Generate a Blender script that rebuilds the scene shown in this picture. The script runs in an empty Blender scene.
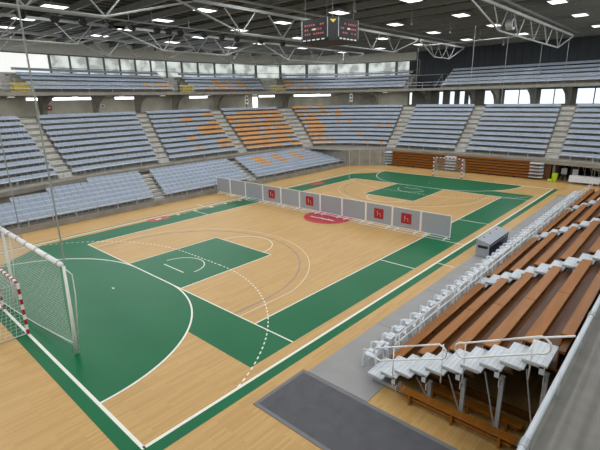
import bpy, bmesh, math, random
from math import sin, cos, pi, radians, hypot, atan2, floor, ceil
from mathutils import Vector, Matrix
random.seed(7)
SC = bpy.context.scene
COL = SC.collection

# ---------------------------------------------------------------- camera
CX, CY, CZ = -23.8284, -18.8943, 8.2785
YAW, PITCH, ROLL, FPX = 0.738406, 0.283797, -0.0189604, 433.729
f = Vector((cos(YAW)*cos(PITCH), sin(YAW)*cos(PITCH), -sin(PITCH)))
r = f.cross(Vector((0, 0, 1))).normalized(); u = r.cross(f)
r2 = r*cos(ROLL)+u*sin(ROLL); u2 = -r*sin(ROLL)+u*cos(ROLL)
cam = bpy.data.cameras.new('camera'); co = bpy.data.objects.new('camera', cam); COL.objects.link(co)
cam.sensor_width = 36; cam.lens = FPX*36/600; cam.clip_end = 500
co.matrix_world = Matrix(((r2.x, u2.x, -f.x, CX), (r2.y, u2.y, -f.y, CY), (r2.z, u2.z, -f.z, CZ), (0, 0, 0, 1)))
SC.camera = co

# ---------------------------------------------------------------- light and exposure
W = bpy.data.worlds.new('world'); SC.world = W; W.use_nodes = True
W.node_tree.nodes['Background'].inputs[0].default_value = (0.86, 0.93, 1.0, 1)
W.node_tree.nodes['Background'].inputs[1].default_value = 2.6
SC.view_settings.view_transform = 'Standard'; SC.view_settings.look = 'None'
SC.view_settings.gamma = 1; SC.view_settings.use_curve_mapping = False
SC.view_settings.exposure = -0.75
LAMP_WATT = 150.0
WINDOW_GLOW = 1.7
def area(name, loc, target, sx, sy, watt, color):
    l = bpy.data.lights.new(name, 'AREA'); l.shape = 'RECTANGLE'; l.size = sx; l.size_y = sy; l.energy = watt; l.color = color
    o = bpy.data.objects.new(name, l); COL.objects.link(o); o.location = loc
    o.rotation_euler = (Vector(target)-Vector(loc)).to_track_quat('-Z', 'Z').to_euler(); return o
# daylight at left clerestory and far glazing; unseen fill from left end and near
area('daylight_left', (2, 33.5, 12.3), (2, 0, 4), 52, 2.0, 2500, (0.92, 0.97, 1.0))
area('fill_left_end', (-38.5, 6, 12.3), (0, 0, 3), 26, 2.4, 2200, (0.95, 0.98, 1.0))  # unseen area lamp at the left end wall, where no window is built
area('fill_near', (0, -22.6, 12.0), (0, 20, 6), 56, 2.2, 3800, (0.95, 0.98, 1.0))  # unseen fill, strong enough to brighten seat fronts and the concourse
area('daylight_far', (37.3, -2, 8.2), (0, -2, 5), 24, 1.3, 900, (0.92, 0.96, 1.0))

# ---------------------------------------------------------------- materials
def srgb(c):
    return tuple((x/255/12.92 if x/255 <= .04045 else ((x/255+.055)/1.055)**2.4) for x in c)+(1,)
MATS = {}
def mat(name, col, rough=.6, metal=0, var=0.08, scale=3.0, bump=0.0, coat=0, emit=0, stretch=(1, 1, 1), spec=.5):
    if name in MATS: return MATS[name]
    m = bpy.data.materials.new(name); m.use_nodes = True; nt = m.node_tree; b = nt.nodes['Principled BSDF']
    c = srgb(col)
    tc = nt.nodes.new('ShaderNodeTexCoord'); mp = nt.nodes.new('ShaderNodeMapping'); mp.inputs['Scale'].default_value = stretch
    nt.links.new(tc.outputs['Object'], mp.inputs[0])
    n = nt.nodes.new('ShaderNodeTexNoise'); n.inputs['Scale'].default_value = scale; n.inputs['Detail'].default_value = 4
    nt.links.new(mp.outputs[0], n.inputs['Vector'])
    cr = nt.nodes.new('ShaderNodeValToRGB')
    cr.color_ramp.elements[0].position = .3; cr.color_ramp.elements[1].position = .7
    cr.color_ramp.elements[0].color = tuple(max(0, x*(1-var)) for x in c[:3])+(1,)
    cr.color_ramp.elements[1].color = tuple(min(1, x*(1+var)) for x in c[:3])+(1,)
    nt.links.new(n.outputs['Fac'], cr.inputs[0]); nt.links.new(cr.outputs[0], b.inputs['Base Color'])
    b.inputs['Roughness'].default_value = rough; b.inputs['Metallic'].default_value = metal
    b.inputs['Specular IOR Level'].default_value = spec
    if coat: b.inputs['Coat Weight'].default_value = coat; b.inputs['Coat Roughness'].default_value = .25
    if bump:
        bp = nt.nodes.new('ShaderNodeBump'); bp.inputs['Strength'].default_value = bump; bp.inputs['Distance'].default_value = .02
        nt.links.new(n.outputs['Fac'], bp.inputs['Height']); nt.links.new(bp.outputs[0], b.inputs['Normal'])
    if emit:
        b.inputs['Emission Color'].default_value = c; b.inputs['Emission Strength'].default_value = emit
    MATS[name] = m; return m

def wood_floor():
    m = bpy.data.materials.new('sports_parquet'); m.use_nodes = True; nt = m.node_tree; b = nt.nodes['Principled BSDF']
    tc = nt.nodes.new('ShaderNodeTexCoord')
    br = nt.nodes.new('ShaderNodeTexBrick'); br.offset = .37
    br.inputs['Color1'].default_value = srgb((196, 160, 102)); br.inputs['Color2'].default_value = srgb((184, 147, 90))
    br.inputs['Mortar'].default_value = srgb((176, 140, 86)); br.inputs['Scale'].default_value = 1
    br.inputs['Mortar Size'].default_value = .004; br.inputs['Brick Width'].default_value = 1.3; br.inputs['Row Height'].default_value = .09
    nt.links.new(tc.outputs['Object'], br.inputs['Vector'])
    n = nt.nodes.new('ShaderNodeTexNoise'); n.inputs['Scale'].default_value = .35; n.inputs['Detail'].default_value = 5
    nt.links.new(tc.outputs['Object'], n.inputs['Vector'])
    hs = nt.nodes.new('ShaderNodeMix'); hs.data_type = 'RGBA'; hs.blend_type = 'MULTIPLY'
    cr = nt.nodes.new('ShaderNodeValToRGB'); cr.color_ramp.elements[0].color = (.9, .88, .85, 1); cr.color_ramp.elements[1].color = (1.04, 1.04, 1.04, 1)
    nt.links.new(n.outputs['Fac'], cr.inputs[0]); hs.inputs[0].default_value = 1
    nt.links.new(br.outputs['Color'], hs.inputs[6]); nt.links.new(cr.outputs[0], hs.inputs[7])
    nt.links.new(hs.outputs[2], b.inputs['Base Color']); b.inputs['Roughness'].default_value = .38
    b.inputs['Specular IOR Level'].default_value = .3
    MATS['parquet'] = m; return m
M_PARQ = wood_floor()
M_GREEN = mat('green_court_paint', (0, 98, 58), .34, var=.06, scale=.6, spec=.22)
M_LINE = mat('white_line_paint', (226, 226, 214), .4, var=.03)
M_LINEW = mat('cream_line_paint', (205, 196, 168), .4, var=.03)
M_DLINE = mat('dark_line_paint', (118, 118, 122), .4, var=.03)
M_RED = mat('red_court_paint', (176, 44, 58), .4, var=.06)
M_GREY = mat('grey_floor_cover', (142, 142, 140), .6, var=.08, scale=1.2)
M_MAT = mat('dark_grey_carpet', (84, 84, 88), .9, var=.1, scale=2.5, bump=.2)
M_MATED = mat('grey_mat_edge', (112, 112, 114), .8, var=.05)
M_CONC = mat('concrete', (136, 132, 122), .85, var=.16, scale=1.3, bump=.15)
M_CONCD = mat('concrete_steps', (184, 183, 176), .85, var=.18, scale=2.5, bump=.15)
M_CONCL = mat('light_concrete', (206, 202, 188), .85, var=.16, scale=.8, bump=.1)
M_WALK = mat('walkway_concrete', (118, 116, 110), .8, var=.1, scale=2.6, bump=.1)
M_SEAT = mat('blue_grey_plastic', (158, 169, 183), .42, var=.07, scale=.9)
M_SEATO = mat('orange_plastic', (204, 152, 96), .45, var=.08, scale=.9)
M_WALLP = mat('light_wall_panel', (206, 206, 196), .7, var=.05)
M_WALLD = mat('dark_wall_cladding', (44, 50, 56), .7, var=.15, scale=.6)
M_ROOF = mat('roof_deck', (60, 64, 58), .7, var=.12, stretch=(.1, 8, 1), scale=1)
M_PURL = mat('purlin_steel', (122, 124, 121), .6, var=.08)
M_STEEL = mat('painted_truss_steel', (138, 142, 140), .5, var=.08)
M_GALV = mat('galvanised_steel', (172, 178, 182), .38, metal=.35, var=.08, scale=6)
M_PIPE = mat('pale_painted_pipe', (196, 204, 210), .35, var=.03)
M_TREAD = mat('aluminium_tread', (198, 205, 210), .45, metal=.15, var=.08, scale=5)
M_WHITE = mat('white_painted_metal', (226, 228, 226), .4, var=.04)
M_PLASW = mat('white_plastic', (214, 220, 226), .4, var=.05)
M_BENCH = mat('orange_varnished_wood', (146, 90, 26), .36, var=.16, scale=2, stretch=(.4, 5, 5), coat=.08, spec=.35)
M_DECK = mat('dark_brown_deck', (94, 56, 22), .38, var=.2, scale=2, stretch=(.3, 4, 4), coat=.08, spec=.35)
M_REDW = mat('red_gloss_paint', (158, 26, 34), .4, var=.05)
M_DARK = mat('black_metal', (26, 27, 30), .5, var=.1)
M_PANEL = mat('grey_fence_infill', (152, 156, 162), .65, var=.06, scale=14)
M_BOXG = mat('grey_box_laminate', (150, 156, 164), .45, var=.05)
M_BOXD = mat('dark_blue_fabric', (44, 50, 64), .7, var=.1)
M_YEL = mat('yellow_paint', (205, 182, 40), .5, var=.08)
M_YELD = mat('yellow_frame', (170, 150, 60), .5, var=.08)
M_LIME = mat('lime_plastic', (178, 205, 30), .45, var=.05)
M_NET = mat('white_net_cord', (205, 214, 210), .8, var=.03)
M_FRAME = mat('window_frame', (110, 112, 110), .6, var=.05)
M_BLACKD = mat('display_black', (10, 13, 12), .6, var=.05)
def emitm(name, col, s, var=.15, scale=.5):
    m = bpy.data.materials.new(name); m.use_nodes = True; nt = m.node_tree; b = nt.nodes['Principled BSDF']
    b.inputs['Base Color'].default_value = (.1, .1, .1, 1); b.inputs['Roughness'].default_value = .3
    tc = nt.nodes.new('ShaderNodeTexCoord'); n = nt.nodes.new('ShaderNodeTexNoise'); n.inputs['Scale'].default_value = scale; n.inputs['Detail'].default_value = 3
    nt.links.new(tc.outputs['Object'], n.inputs['Vector'])
    cr = nt.nodes.new('ShaderNodeValToRGB'); c = srgb(col)
    cr.color_ramp.elements[0].position = .42; cr.color_ramp.elements[1].position = .6
    cr.color_ramp.elements[0].color = tuple(x*(1-var) for x in c[:3])+(1,); cr.color_ramp.elements[1].color = c
    nt.links.new(n.outputs['Fac'], cr.inputs[0]); nt.links.new(cr.outputs[0], b.inputs['Emission Color'])
    b.inputs['Emission Strength'].default_value = s; MATS[name] = m; return m
M_LAMP = emitm('lamp_glow', (255, 255, 255), 4.0, 0)
M_PANE = emitm('daylit_frosted_pane', (214, 222, 216), 1.0*WINDOW_GLOW, .55, .7)
M_PANEB = emitm('daylit_bright_pane', (248, 252, 255), 3.0*WINDOW_GLOW, .05)
M_TRANSL = emitm('daylit_translucent_panel', (240, 242, 238), 1.15*WINDOW_GLOW, .12, .25)
M_LEDR = emitm('red_led_text', (255, 60, 40), .7, .5, 6)
M_LEDW = emitm('white_led_text', (255, 250, 240), 1.2, .3, 6)
def glassm():
    m = bpy.data.materials.new('clear_glass'); m.use_nodes = True; nt = m.node_tree
    t = nt.nodes.new('ShaderNodeBsdfTransparent'); t.inputs[0].default_value = (.93, .96, .97, 1)
    g = nt.nodes.new('ShaderNodeBsdfGlossy'); g.inputs['Roughness'].default_value = .05
    mx = nt.nodes.new('ShaderNodeMixShader'); mx.inputs[0].default_value = .07
    nt.links.new(t.outputs[0], mx.inputs[1]); nt.links.new(g.outputs[0], mx.inputs[2])
    nt.links.new(mx.outputs[0], nt.nodes['Material Output'].inputs[0]); return m
M_GLASS = glassm()

# ---------------------------------------------------------------- mesh builder
class MB:
    def __init__(s): s.v = []; s.f = []; s.m = []; s.mats = []
    def mi(s, m):
        if m not in s.mats: s.mats.append(m)
        return s.mats.index(m)
    def add(s, vs, fs, m):
        o = len(s.v); s.v += [tuple(v) for v in vs]; k = s.mi(m)
        for q in fs: s.f.append([i+o for i in q]); s.m.append(k)
        return s
    def box(s, x0, x1, y0, y1, z0, z1, m, T=None):
        vs = [Vector((x, y, z)) for z in (z0, z1) for y in (y0, y1) for x in (x0, x1)]
        if T is not None: vs = [T @ v for v in vs]
        return s.add(vs, [(0, 2, 3, 1), (4, 5, 7, 6), (0, 1, 5, 4), (2, 6, 7, 3), (0, 4, 6, 2), (1, 3, 7, 5)], m)
    def hexa(s, b, t, m):  # two quads (bottom and top) joined to a solid
        return s.add(list(b)+list(t), [(3, 2, 1, 0), (4, 5, 6, 7), (0, 1, 5, 4), (1, 2, 6, 5), (2, 3, 7, 6), (3, 0, 4, 7)], m)
    def bar(s, a, b, w, h, m):  # rectangular bar a->b
        a = Vector(a); b = Vector(b); d = (b-a).normalized()
        up = Vector((0, 0, 1)) if abs(d.z) < .98 else Vector((1, 0, 0))
        x = d.cross(up).normalized(); y = x.cross(d)
        q = [x*sx*w/2+y*sy*h/2 for sx, sy in ((-1, -1), (1, -1), (1, 1), (-1, 1))]
        return s.hexa([a+k for k in q], [b+k for k in q], m)
    def tube(s, pts, rad, m, n=8, caps=True):
        pts = [Vector(p) for p in pts]; rings = []
        for i, p in enumerate(pts):
            d = (pts[min(i+1, len(pts)-1)]-pts[max(i-1, 0)]).normalized()
            up = Vector((0, 0, 1)) if abs(d.z) < .95 else Vector((1, 0, 0))
            x = d.cross(up).normalized(); y = x.cross(d)
            rr = rad[i] if isinstance(rad, (list, tuple)) else rad
            rings.append([p+x*cos(2*pi*k/n)*rr+y*sin(2*pi*k/n)*rr for k in range(n)])
        vs = [v for rg in rings for v in rg]; fs = []
        for i in range(len(pts)-1):
            for k in range(n):
                a, b = i*n+k, i*n+(k+1) % n
                fs.append((a, b, b+n, a+n))
        if caps: fs.append(tuple(range(n))[::-1]); fs.append(tuple(range((len(pts)-1)*n, len(pts)*n)))
        return s.add(vs, fs, m)
    def build(s, name, parent=None, loc=(0, 0, 0), smooth=False, bevel=0):
        me = bpy.data.meshes.new(name); me.from_pydata(s.v, [], s.f)
        for m in s.mats: me.materials.append(m)
        me.polygons.foreach_set('material_index', s.m)
        bm = bmesh.new(); bm.from_mesh(me); bmesh.ops.recalc_face_normals(bm, faces=bm.faces); bm.to_mesh(me); bm.free()
        if smooth: me.polygons.foreach_set('use_smooth', [True]*len(me.polygons))
        me.update()
        o = bpy.data.objects.new(name, me); COL.objects.link(o)
        if parent: o.parent = parent
        o.location = loc
        if bevel:
            bv = o.modifiers.new('bevel', 'BEVEL'); bv.width = bevel; bv.segments = 2; bv.limit_method = 'ANGLE'
        return o
def tag(o, label=None, cat=None, group=None, kind=None):
    if label: o['label'] = label
    if cat: o['category'] = cat
    if group: o['group'] = group
    if kind: o['kind'] = kind
    return o
def empty(name, loc=(0, 0, 0), rz=0):
    o = bpy.data.objects.new(name, None); COL.objects.link(o); o.location = loc; o.rotation_euler = (0, 0, rz); o.empty_display_size = .1; return o
def dup(root, loc, rz=0, label=None):
    c = root.copy(); COL.objects.link(c); c.location = loc; c.rotation_euler = (0, 0, rz)
    if label: c['label'] = label
    for ch in list(root.children):
        k = ch.copy(); COL.objects.link(k); k.parent = c
        for g in ch.children:
            q = g.copy(); COL.objects.link(q); q.parent = k
    return c
def ST(o): o['kind'] = 'structure'; return o
ONES = ['', 'first', 'second', 'third', 'fourth', 'fifth', 'sixth', 'seventh', 'eighth', 'ninth', 'tenth', 'eleventh', 'twelfth', 'thirteenth', 'fourteenth', 'fifteenth', 'sixteenth', 'seventeenth', 'eighteenth', 'nineteenth']
TENS = {2: 'twent', 3: 'thirt', 4: 'fort', 5: 'fift', 6: 'sixt'}
def ordw(n):
    if n < 20: return ONES[n]
    return TENS[n//10]+('ieth' if n % 10 == 0 else 'y-'+ONES[n % 10])

# ---------------------------------------------------------------- bowl curve
CP = [(-27.5, 0), (-27.2, 6), (-25.5, 11), (-22, 15), (-18.5, 17.4), (-15.5, 18.6), (-11, 19.8), (-6, 20.8), (0, 21.2), (8, 21.3), (14, 20.8), (18.5, 19.6), (22, 17.2), (23.9, 14), (24.5, 10), (24.6, 4), (24.6, -2), (24.3, -8), (23.6, -13), (22, -18), (19, -22)]
CU = []
for i in range(1, len(CP)-2):
    a, b, c, d = [Vector(q) for q in CP[i-1:i+3]]
    for k in range(24):
        t = k/24; CU.append(.5*((2*b)+(-a+c)*t+(2*a-5*b+4*c-d)*t*t+(-a+3*b-3*c+d)*t**3))
CS = [0]
for i in range(1, len(CU)): CS.append(CS[-1]+(CU[i]-CU[i-1]).length)
LEN = CS[-1]
import bisect
def cpt(s):
    s = min(max(s, 0), LEN-1e-6); i = bisect.bisect_right(CS, s)-1; t = (s-CS[i])/(CS[i+1]-CS[i]); return CU[i].lerp(CU[i+1], t)
def at(s, d=0):
    p = cpt(s); a = cpt(s-2.2); b = cpt(s+2.2); t = (b-a).normalized(); return (p.x-t.y*d, p.y+t.x*d)
def ang(s):
    a = cpt(s-2.2); b = cpt(s+2.2); t = (b-a); return atan2(t.y, t.x)
def P3(s, d, z): x, y = at(s, d); return Vector((x, y, z))
def sweep(mb, s0, s1, prof, m, step=1.0, cap=True):
    """closed profile [(d,z)...] swept along the bowl curve"""
    n = max(1, int(ceil((s1-s0)/step))); k = len(prof); vs = []; fs = []
    for i in range(n+1):
        s = s0+(s1-s0)*i/n
        vs += [P3(s, d, z) for d, z in prof]
    for i in range(n):
        for j in range(k):
            a = i*k+j; b = i*k+(j+1) % k; fs.append((a, b, b+k, a+k))
    if cap: fs += [tuple(range(k)), tuple(range(n*k, n*k+k))]
    mb.add(vs, fs, m)
def cbox(mb, s0, s1, d0, d1, z0, z1, m, step=1.0): sweep(mb, s0, s1, [(d0, z0), (d1, z0), (d1, z1), (d0, z1)], m, step)

# ================================================================ SETTING
# ---- floor with its painted court
fl = MB()
fl.box(-43, 43, -28, 38, -.3, 0, M_PARQ)
def rect(x0, x1, y0, y1, z, m): fl.box(x0, x1, y0, y1, -.01, z, m)
def poly(pts, z, m):
    n = len(pts); fl.add([(x, y, -.01) for x, y in pts]+[(x, y, z) for x, y in pts], [tuple(range(n, 2*n))]+[(i, (i+1) % n, (i+1) % n+n, i+n) for i in range(n)], m)
def arc_line(cx, cy, R, a0, a1, w, z, m, dash=None):
    L = abs(a1-a0)*R; n = max(8, int(L/.25)) if not dash else int(L/(dash*2))
    for i in range(n):
        t0 = a0+(a1-a0)*i/n; t1 = a0+(a1-a0)*(i+(.5 if dash else 1))/n
        q = [(cx+(R-w/2)*cos(t0), cy+(R-w/2)*sin(t0)), (cx+(R+w/2)*cos(t0), cy+(R+w/2)*sin(t0)), (cx+(R+w/2)*cos(t1), cy+(R+w/2)*sin(t1)), (cx+(R-w/2)*cos(t1), cy+(R-w/2)*sin(t1))]
        poly(q, z, m)
Z1, Z2, Z3, Z4 = .003, .006, .009, .012
for sx in (-1, 1):
    # border band (2 m) round the basketball court, key and goal area
    xa, xb = sorted((sx*14, sx*16)); rect(xa, xb, -9.5, 9.5, Z1, M_GREEN)
    ga = [(sx*20, -7.5)]+[(sx*(20-6*sin(t)), -1.5-6*cos(t)) for t in [pi/2*i/24 for i in range(1, 25)]]+[(sx*(20-6*cos(t)), 1.5+6*sin(t)) for t in [pi/2*i/24 for i in range(25)]]
    poly(ga, Z1+.0012, M_GREEN)
    poly([(sx*a, b) for a, b in ((16, 9.5), (16, 5.2), (18.2, 6.4), (18.7, 7.4))], .0022, M_GREEN)
    xa, xb = sorted((sx*8.2, sx*14)); rect(xa, xb, -2.45, 2.45, Z1, M_GREEN)
    for y in (-2.45, 2.45): rect(xa, xb, y-.025, y+.025, Z2, M_LINE)
    xa, xb = sorted((sx*8.175, sx*8.225)); rect(xa, xb, -2.45, 2.45, Z2, M_LINE)
    xa, xb = sorted((sx*13.97, sx*14.03)); rect(xa, xb, -9.5, 7.5, Z2, M_LINE)
    c0 = pi/2 if sx > 0 else -pi/2
    arc_line(sx*8.2, 0, 1.8, c0, c0+pi, .05, Z2, M_LINE)
    bx = sx*12.425
    arc_line(bx, 0, 1.25, c0, c0+pi, .05, Z2, M_LINE)
    xa, xb = sorted((sx*12.78, sx*12.84)); rect(xa, xb, -.9, .9, Z2, M_LINE)
    for R, yy, m in ((6.75, 6.6, M_LINEW), (6.25, 6.25, M_DLINE)):
        t = math.asin(min(1, yy/R)); base = pi if sx > 0 else 0
        arc_line(bx, 0, R, base-t, base+t, .05, Z2, m)
        xe = bx-sx*R*cos(t); xa, xb = sorted((xe, sx*14))
        for y in (-yy, yy): rect(xa, xb, y-.025, y+.025, Z2, m)
    # 6 m line, dashed 9 m line, 7 m and 4 m marks
    base = 0 if sx < 0 else pi
    for sy in (-1, 1):
        a1 = base+sy*(pi/2 if sx < 0 else -pi/2)
        arc_line(sx*20, sy*1.5, 6, base, a1, .07, Z3, M_LINE)
        full = math.acos(min(1, 0.0)); lim = math.asin(min(1, 8.5/9))
        arc_line(sx*20, sy*1.5, 9, base, base+(sy*lim if sx < 0 else -sy*lim), .05, Z3, M_LINE, dash=.15)
    xa, xb = sorted((sx*13.965, sx*14.035)); rect(xa, xb, -1.5, 1.5, Z3, M_LINE)
    xa, xb = sorted((sx*10.97, sx*11.03))
    n = 10
    for i in range(n): rect(xa, xb, -1.5+3*i/n, -1.5+3*(i+.5)/n, Z3, M_LINE)
    xa, xb = sorted((sx*15.96, sx*16.04)); rect(xa, xb, -.08, .08, Z3, M_LINE)
    # goal line and the green margin behind it
    xa, xb = sorted((sx*19.95, sx*20.05)); rect(xa, xb, -10.05, 10.05, Z4, M_LINE)
    if sx < 0: rect(-20.42, -19.95, -10.45, 10.2, Z2, M_GREEN)
for sy in (-1, 1):
    ya, yb = sorted((sy*7.5, sy*9.5)); rect(-14, 14, ya, yb, Z1, M_GREEN)
    rect(-14, 14, sy*7.5-.03, sy*7.5+.03, Z2, M_LINE)
    rect(-20, 20, sy*10-.05, sy*10+.05, Z4, M_LINE)
    for x in (-5.08, 5.08): rect(x-.03, x+.03, min(sy*7.5, sy*9.5), max(sy*7.5, sy*9.5), Z3, M_LINE)
    for x in (-3.65, 3.65): rect(x-.03, x+.03, min(sy*10.1, sy*10.9), max(sy*10.1, sy*10.9), Z3, M_LINE)
rect(-20.42, 20.1, -10.42, -10.0, Z1+.0006, M_GREEN); rect(-20.42, 20.1, 10.1, 10.24, Z1, M_GREEN)
rect(-.03, .03, -10, 10, Z2, M_LINE)
poly([(1.8*cos(2*pi*i/48), 1.8*sin(2*pi*i/48)) for i in range(48)], Z3, M_RED)
random.seed(3)
def script_mark(cx, cy, L, ang_, h, m=M_LINE):   # blurred brush lettering on a floor sticker
    T = Matrix.Translation((cx, cy, 0)) @ Matrix.Rotation(ang_, 4, 'Z')
    x = -L/2
    while x < L/2:
        w = random.uniform(.09, .16)*h/.3; a = random.uniform(-.12, .12)*h; b = a+random.uniform(.3, .6)*h
        q = [T @ Vector(v) for v in ((x, a, 0), (x+w, a, 0), (x+w*1.3, b, 0), (x+w*.3, b, 0))]
        poly([(v.x, v.y) for v in q], Z4+.003, m)
        q = [T @ Vector(v) for v in ((x, a+.03, 0), (x+w*2.2, a+.05, 0), (x+w*2.2, a+.13*h+.05, 0), (x, a+.13*h+.03, 0))]
        poly([(v.x, v.y) for v in q], Z4+.003, m); x += w*1.7
script_mark(-.75, .15, 2.0, pi/2*-1, .45)
# red floor stickers on the far touch line side
rect(-8.9, -7.35, 8.95, 9.75, Z3, M_RED); poly([(-8.15+.25*cos(t), 9.35+.12*sin(t)) for t in [2*pi*i/20 for i in range(20)]], Z4, M_LINE)
rect(8.6, 10.2, 8.4, 9.2, Z3, M_RED)
for i in range(14):
    x = -6.6+i*.5; rect(x, x+random.uniform(.2, .42), 9.1+random.uniform(0, .1), 9.55, Z3, M_DLINE if i % 3 else M_LINEW)
ST(fl.build('floor'))

# ---- roof and shell walls
rf = MB(); rf.box(-43, 43, -26, 38, 15.0, 15.3, M_ROOF)
for i in range(0, 63): rf.box(-42.5, 42.5, -25.6+i*1.0, -25.45+i*1.0, 14.92, 15.02, M_ROOF)   # corrugation ribs
ST(rf.build('ceiling'))
for i in range(27):
    x = -39+i*2.95
    m = MB(); m.box(x-.09, x+.09, -24, 35, 14.5, 14.54, M_PURL); m.box(x-.02, x+.02, -24, 35, 14.54, 14.88, M_PURL); m.box(x-.09, x+.09, -24, 35, 14.88, 14.92, M_PURL)
    o = ST(m.build('roof_purlin'))
S_GL = (30.3, 63.2)     # glazed clerestory along the left side
def wallband(s0, s1, z0, z1, m, name, d0=14.0, d1=14.3):
    b = MB(); cbox(b, s0, s1, d0, d1, z0, z1, m, 1.5); return ST(b.build(name))
# concourse back wall (below) with slit windows, panels above
wb = MB(); cbox(wb, 0, 62.3, 14, 14.3, 6.5, 8.58, M_CONCL, 1.5); cbox(wb, 0, 63.2, 14, 14.3, 8.86, 11.4, M_WALLP, 1.5)
segs = [(28.0, 29.4), (30.0, 34.4), (36.5, 40.0), (45.5, 47.6), (52.4, 53.6), (55.0, 57.4)]
prev = 0
for a, b in segs+[(62.3, 62.3)]:
    if a > prev: cbox(wb, prev, a, 14, 14.3, 8.58, 8.86, M_CONCL, 1.5)
    prev = b
cbox(wb, 0, 13, 14, 14.3, 11.4, 13.4, M_WALLP, 1.5); cbox(wb, 0, S_GL[1], 14, 14.3, 13.4, 15.05, M_WALLP, 1.5)
ST(wb.build('wall_left'))
wd = MB(); cbox(wd, 62.3, LEN-1, 14, 14.3, 8.9, 15.05, M_WALLD, 1.5); cbox(wd, 62.3, LEN-1, 14, 14.3, 6.5, 7.1, M_CONC, 1.5)
# vertical cladding ribs
for i in range(30):
    s = 63.5+i*.9
    if s < LEN-1.5: cbox(wd, s, s+.06, 13.94, 14.0, 8.95, 15.0, M_WALLD)
ST(wd.build('wall_far'))
# clerestory: translucent panels at the left, framed panes to the right
wi = 0
s = 13.0
while s < S_GL[1]-.5:
    wi += 1
    big = s < S_GL[0]-.2; e = s+ (5.76 if big else 1.83); e = min(e, S_GL[1])
    o = empty('window_%d' % wi); ST(o)
    p = MB(); cbox(p, s+.04, e-.04, 14.05, 14.1, 11.3 if not big else 11.0, 13.3, M_TRANSL if big else M_PANE, 1.0); p.build('pane', o)
    q = MB(); 
    for a in (s, e-.09): cbox(q, a, a+.09, 13.92, 14.2, 11.2, 13.4, M_FRAME)
    cbox(q, s, e, 13.92, 14.2, 13.3, 13.42, M_FRAME); cbox(q, s, e, 13.92, 14.2, 12.0-.03, 12.0+.03, M_FRAME) if not big else None
    q.build('window_frame', o)
    s = e
# slit windows of the concourse and the big far-end glazing
for a, b in segs:
    wi += 1; p = MB(); cbox(p, a, b, 14.1, 14.15, 8.58, 8.86, M_PANEB); ST(p.build('window_%d' % wi))
far_seg = [(62.35, 62.7), (65.2, 65.8), (66.5, 67.2), (67.7, 68.5), (68.9, 69.5), (71.1, 72.9), (73.6, 77.0), (77.5, 80.4), (81.0, 84.2), (84.8, 88.0)]
pr = 62.3
pw = MB()
for a, b in far_seg:
    wi += 1; o = ST(empty('window_%d' % wi)); p = MB(); cbox(p, a, b, 14.1, 14.13, 7.1, 8.9, M_GLASS); p.build('pane', o)
    q = MB(); n = 2 if b-a > 2 else 1
    for k in range(n+1):
        x = a+(b-a-.07)*k/n; cbox(q, x, x+.07, 14.0, 14.2, 7.1, 8.9, M_FRAME)
    cbox(q, a, b, 14.0, 14.2, 8.82, 8.9, M_FRAME); q.build('window_frame', o)
    if a > pr: cbox(pw, pr, a, 14, 14.3, 7.1, 8.9, M_CONC)
    pr = b
ST(pw.build('wall_far_piers'))
# the unseen sides: near wall with its own clerestory, left end wall
nw = MB(); nw.box(-42, 34, -25.3, -25, 0, 10.9, M_WALLP); nw.box(-42, 34, -25.3, -25, 13.1, 15.0, M_WALLP); ST(nw.build('wall_near'))
wi += 1; p = MB(); p.box(-42, 34, -25.2, -25.1, 10.9, 13.1, M_TRANSL); ST(p.build('window_%d' % wi))
lw = MB(); lw.box(-41.5, -41.2, -25, 6, 0, 15.0, M_WALLP); ST(lw.build('wall_end'))

# ---- lower bowl terrace (concrete)
NR = 10; RD = .8; RZ = .5
def rowd(i): return 1.15+RD*i
def rowz(i): return 2.05+RZ*i
AISLE = [(14.5, 16.2), (24.2, 26.1), (34.2, 37.0), (45.1, 46.3), (54.5, 53.5), (64.7, 63.6), (73.6, 72.5), (83.1, 81.6)]
def aisle_s(k, d): a, b = AISLE[k]; return a+(b-a)*d/9.5
lt = MB()
prof = [(0, 1.62), (0, 2.0), (rowd(0), 2.0)]
for i in range(NR): prof += [(rowd(i), rowz(i)), (rowd(i+1), rowz(i))]
prof += [(rowd(NR), 6.95), (14.0, 6.95), (14.0, 6.5), (6.0, 3.9), (3.2, 1.62)]
# split long profile into convex-ish quads to keep clean faces: sweep each tread as its own strip
def strip(mb, s0, s1, pts, m, step=1.0):
    n = max(1, int(ceil((s1-s0)/step))); k = len(pts); vs = []; fs = []
    for i in range(n+1):
        s = s0+(s1-s0)*i/n; vs += [P3(s, d, z) for d, z in pts]
    for i in range(n):
        for j in range(k-1): a = i*k+j; fs.append((a, a+1, a+1+k, a+k))
    mb.add(vs, fs, m)
strip(lt, 0, LEN-1, prof+[prof[0]], M_CONC, 1.0)
for k in range(len(AISLE)):
    for i in range(NR):
        sc_ = aisle_s(k, rowd(i)+.4); cbox(lt, sc_-.62, sc_+.62, rowd(i)+.4, rowd(i)+RD+.001, rowz(i)-.01, rowz(i)+.25, M_CONCD)
        cbox(lt, sc_-.62, sc_+.62, rowd(i)+.02, rowd(i)+.4, rowz(i)-.01, rowz(i)+.012, M_CONCD)
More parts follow.
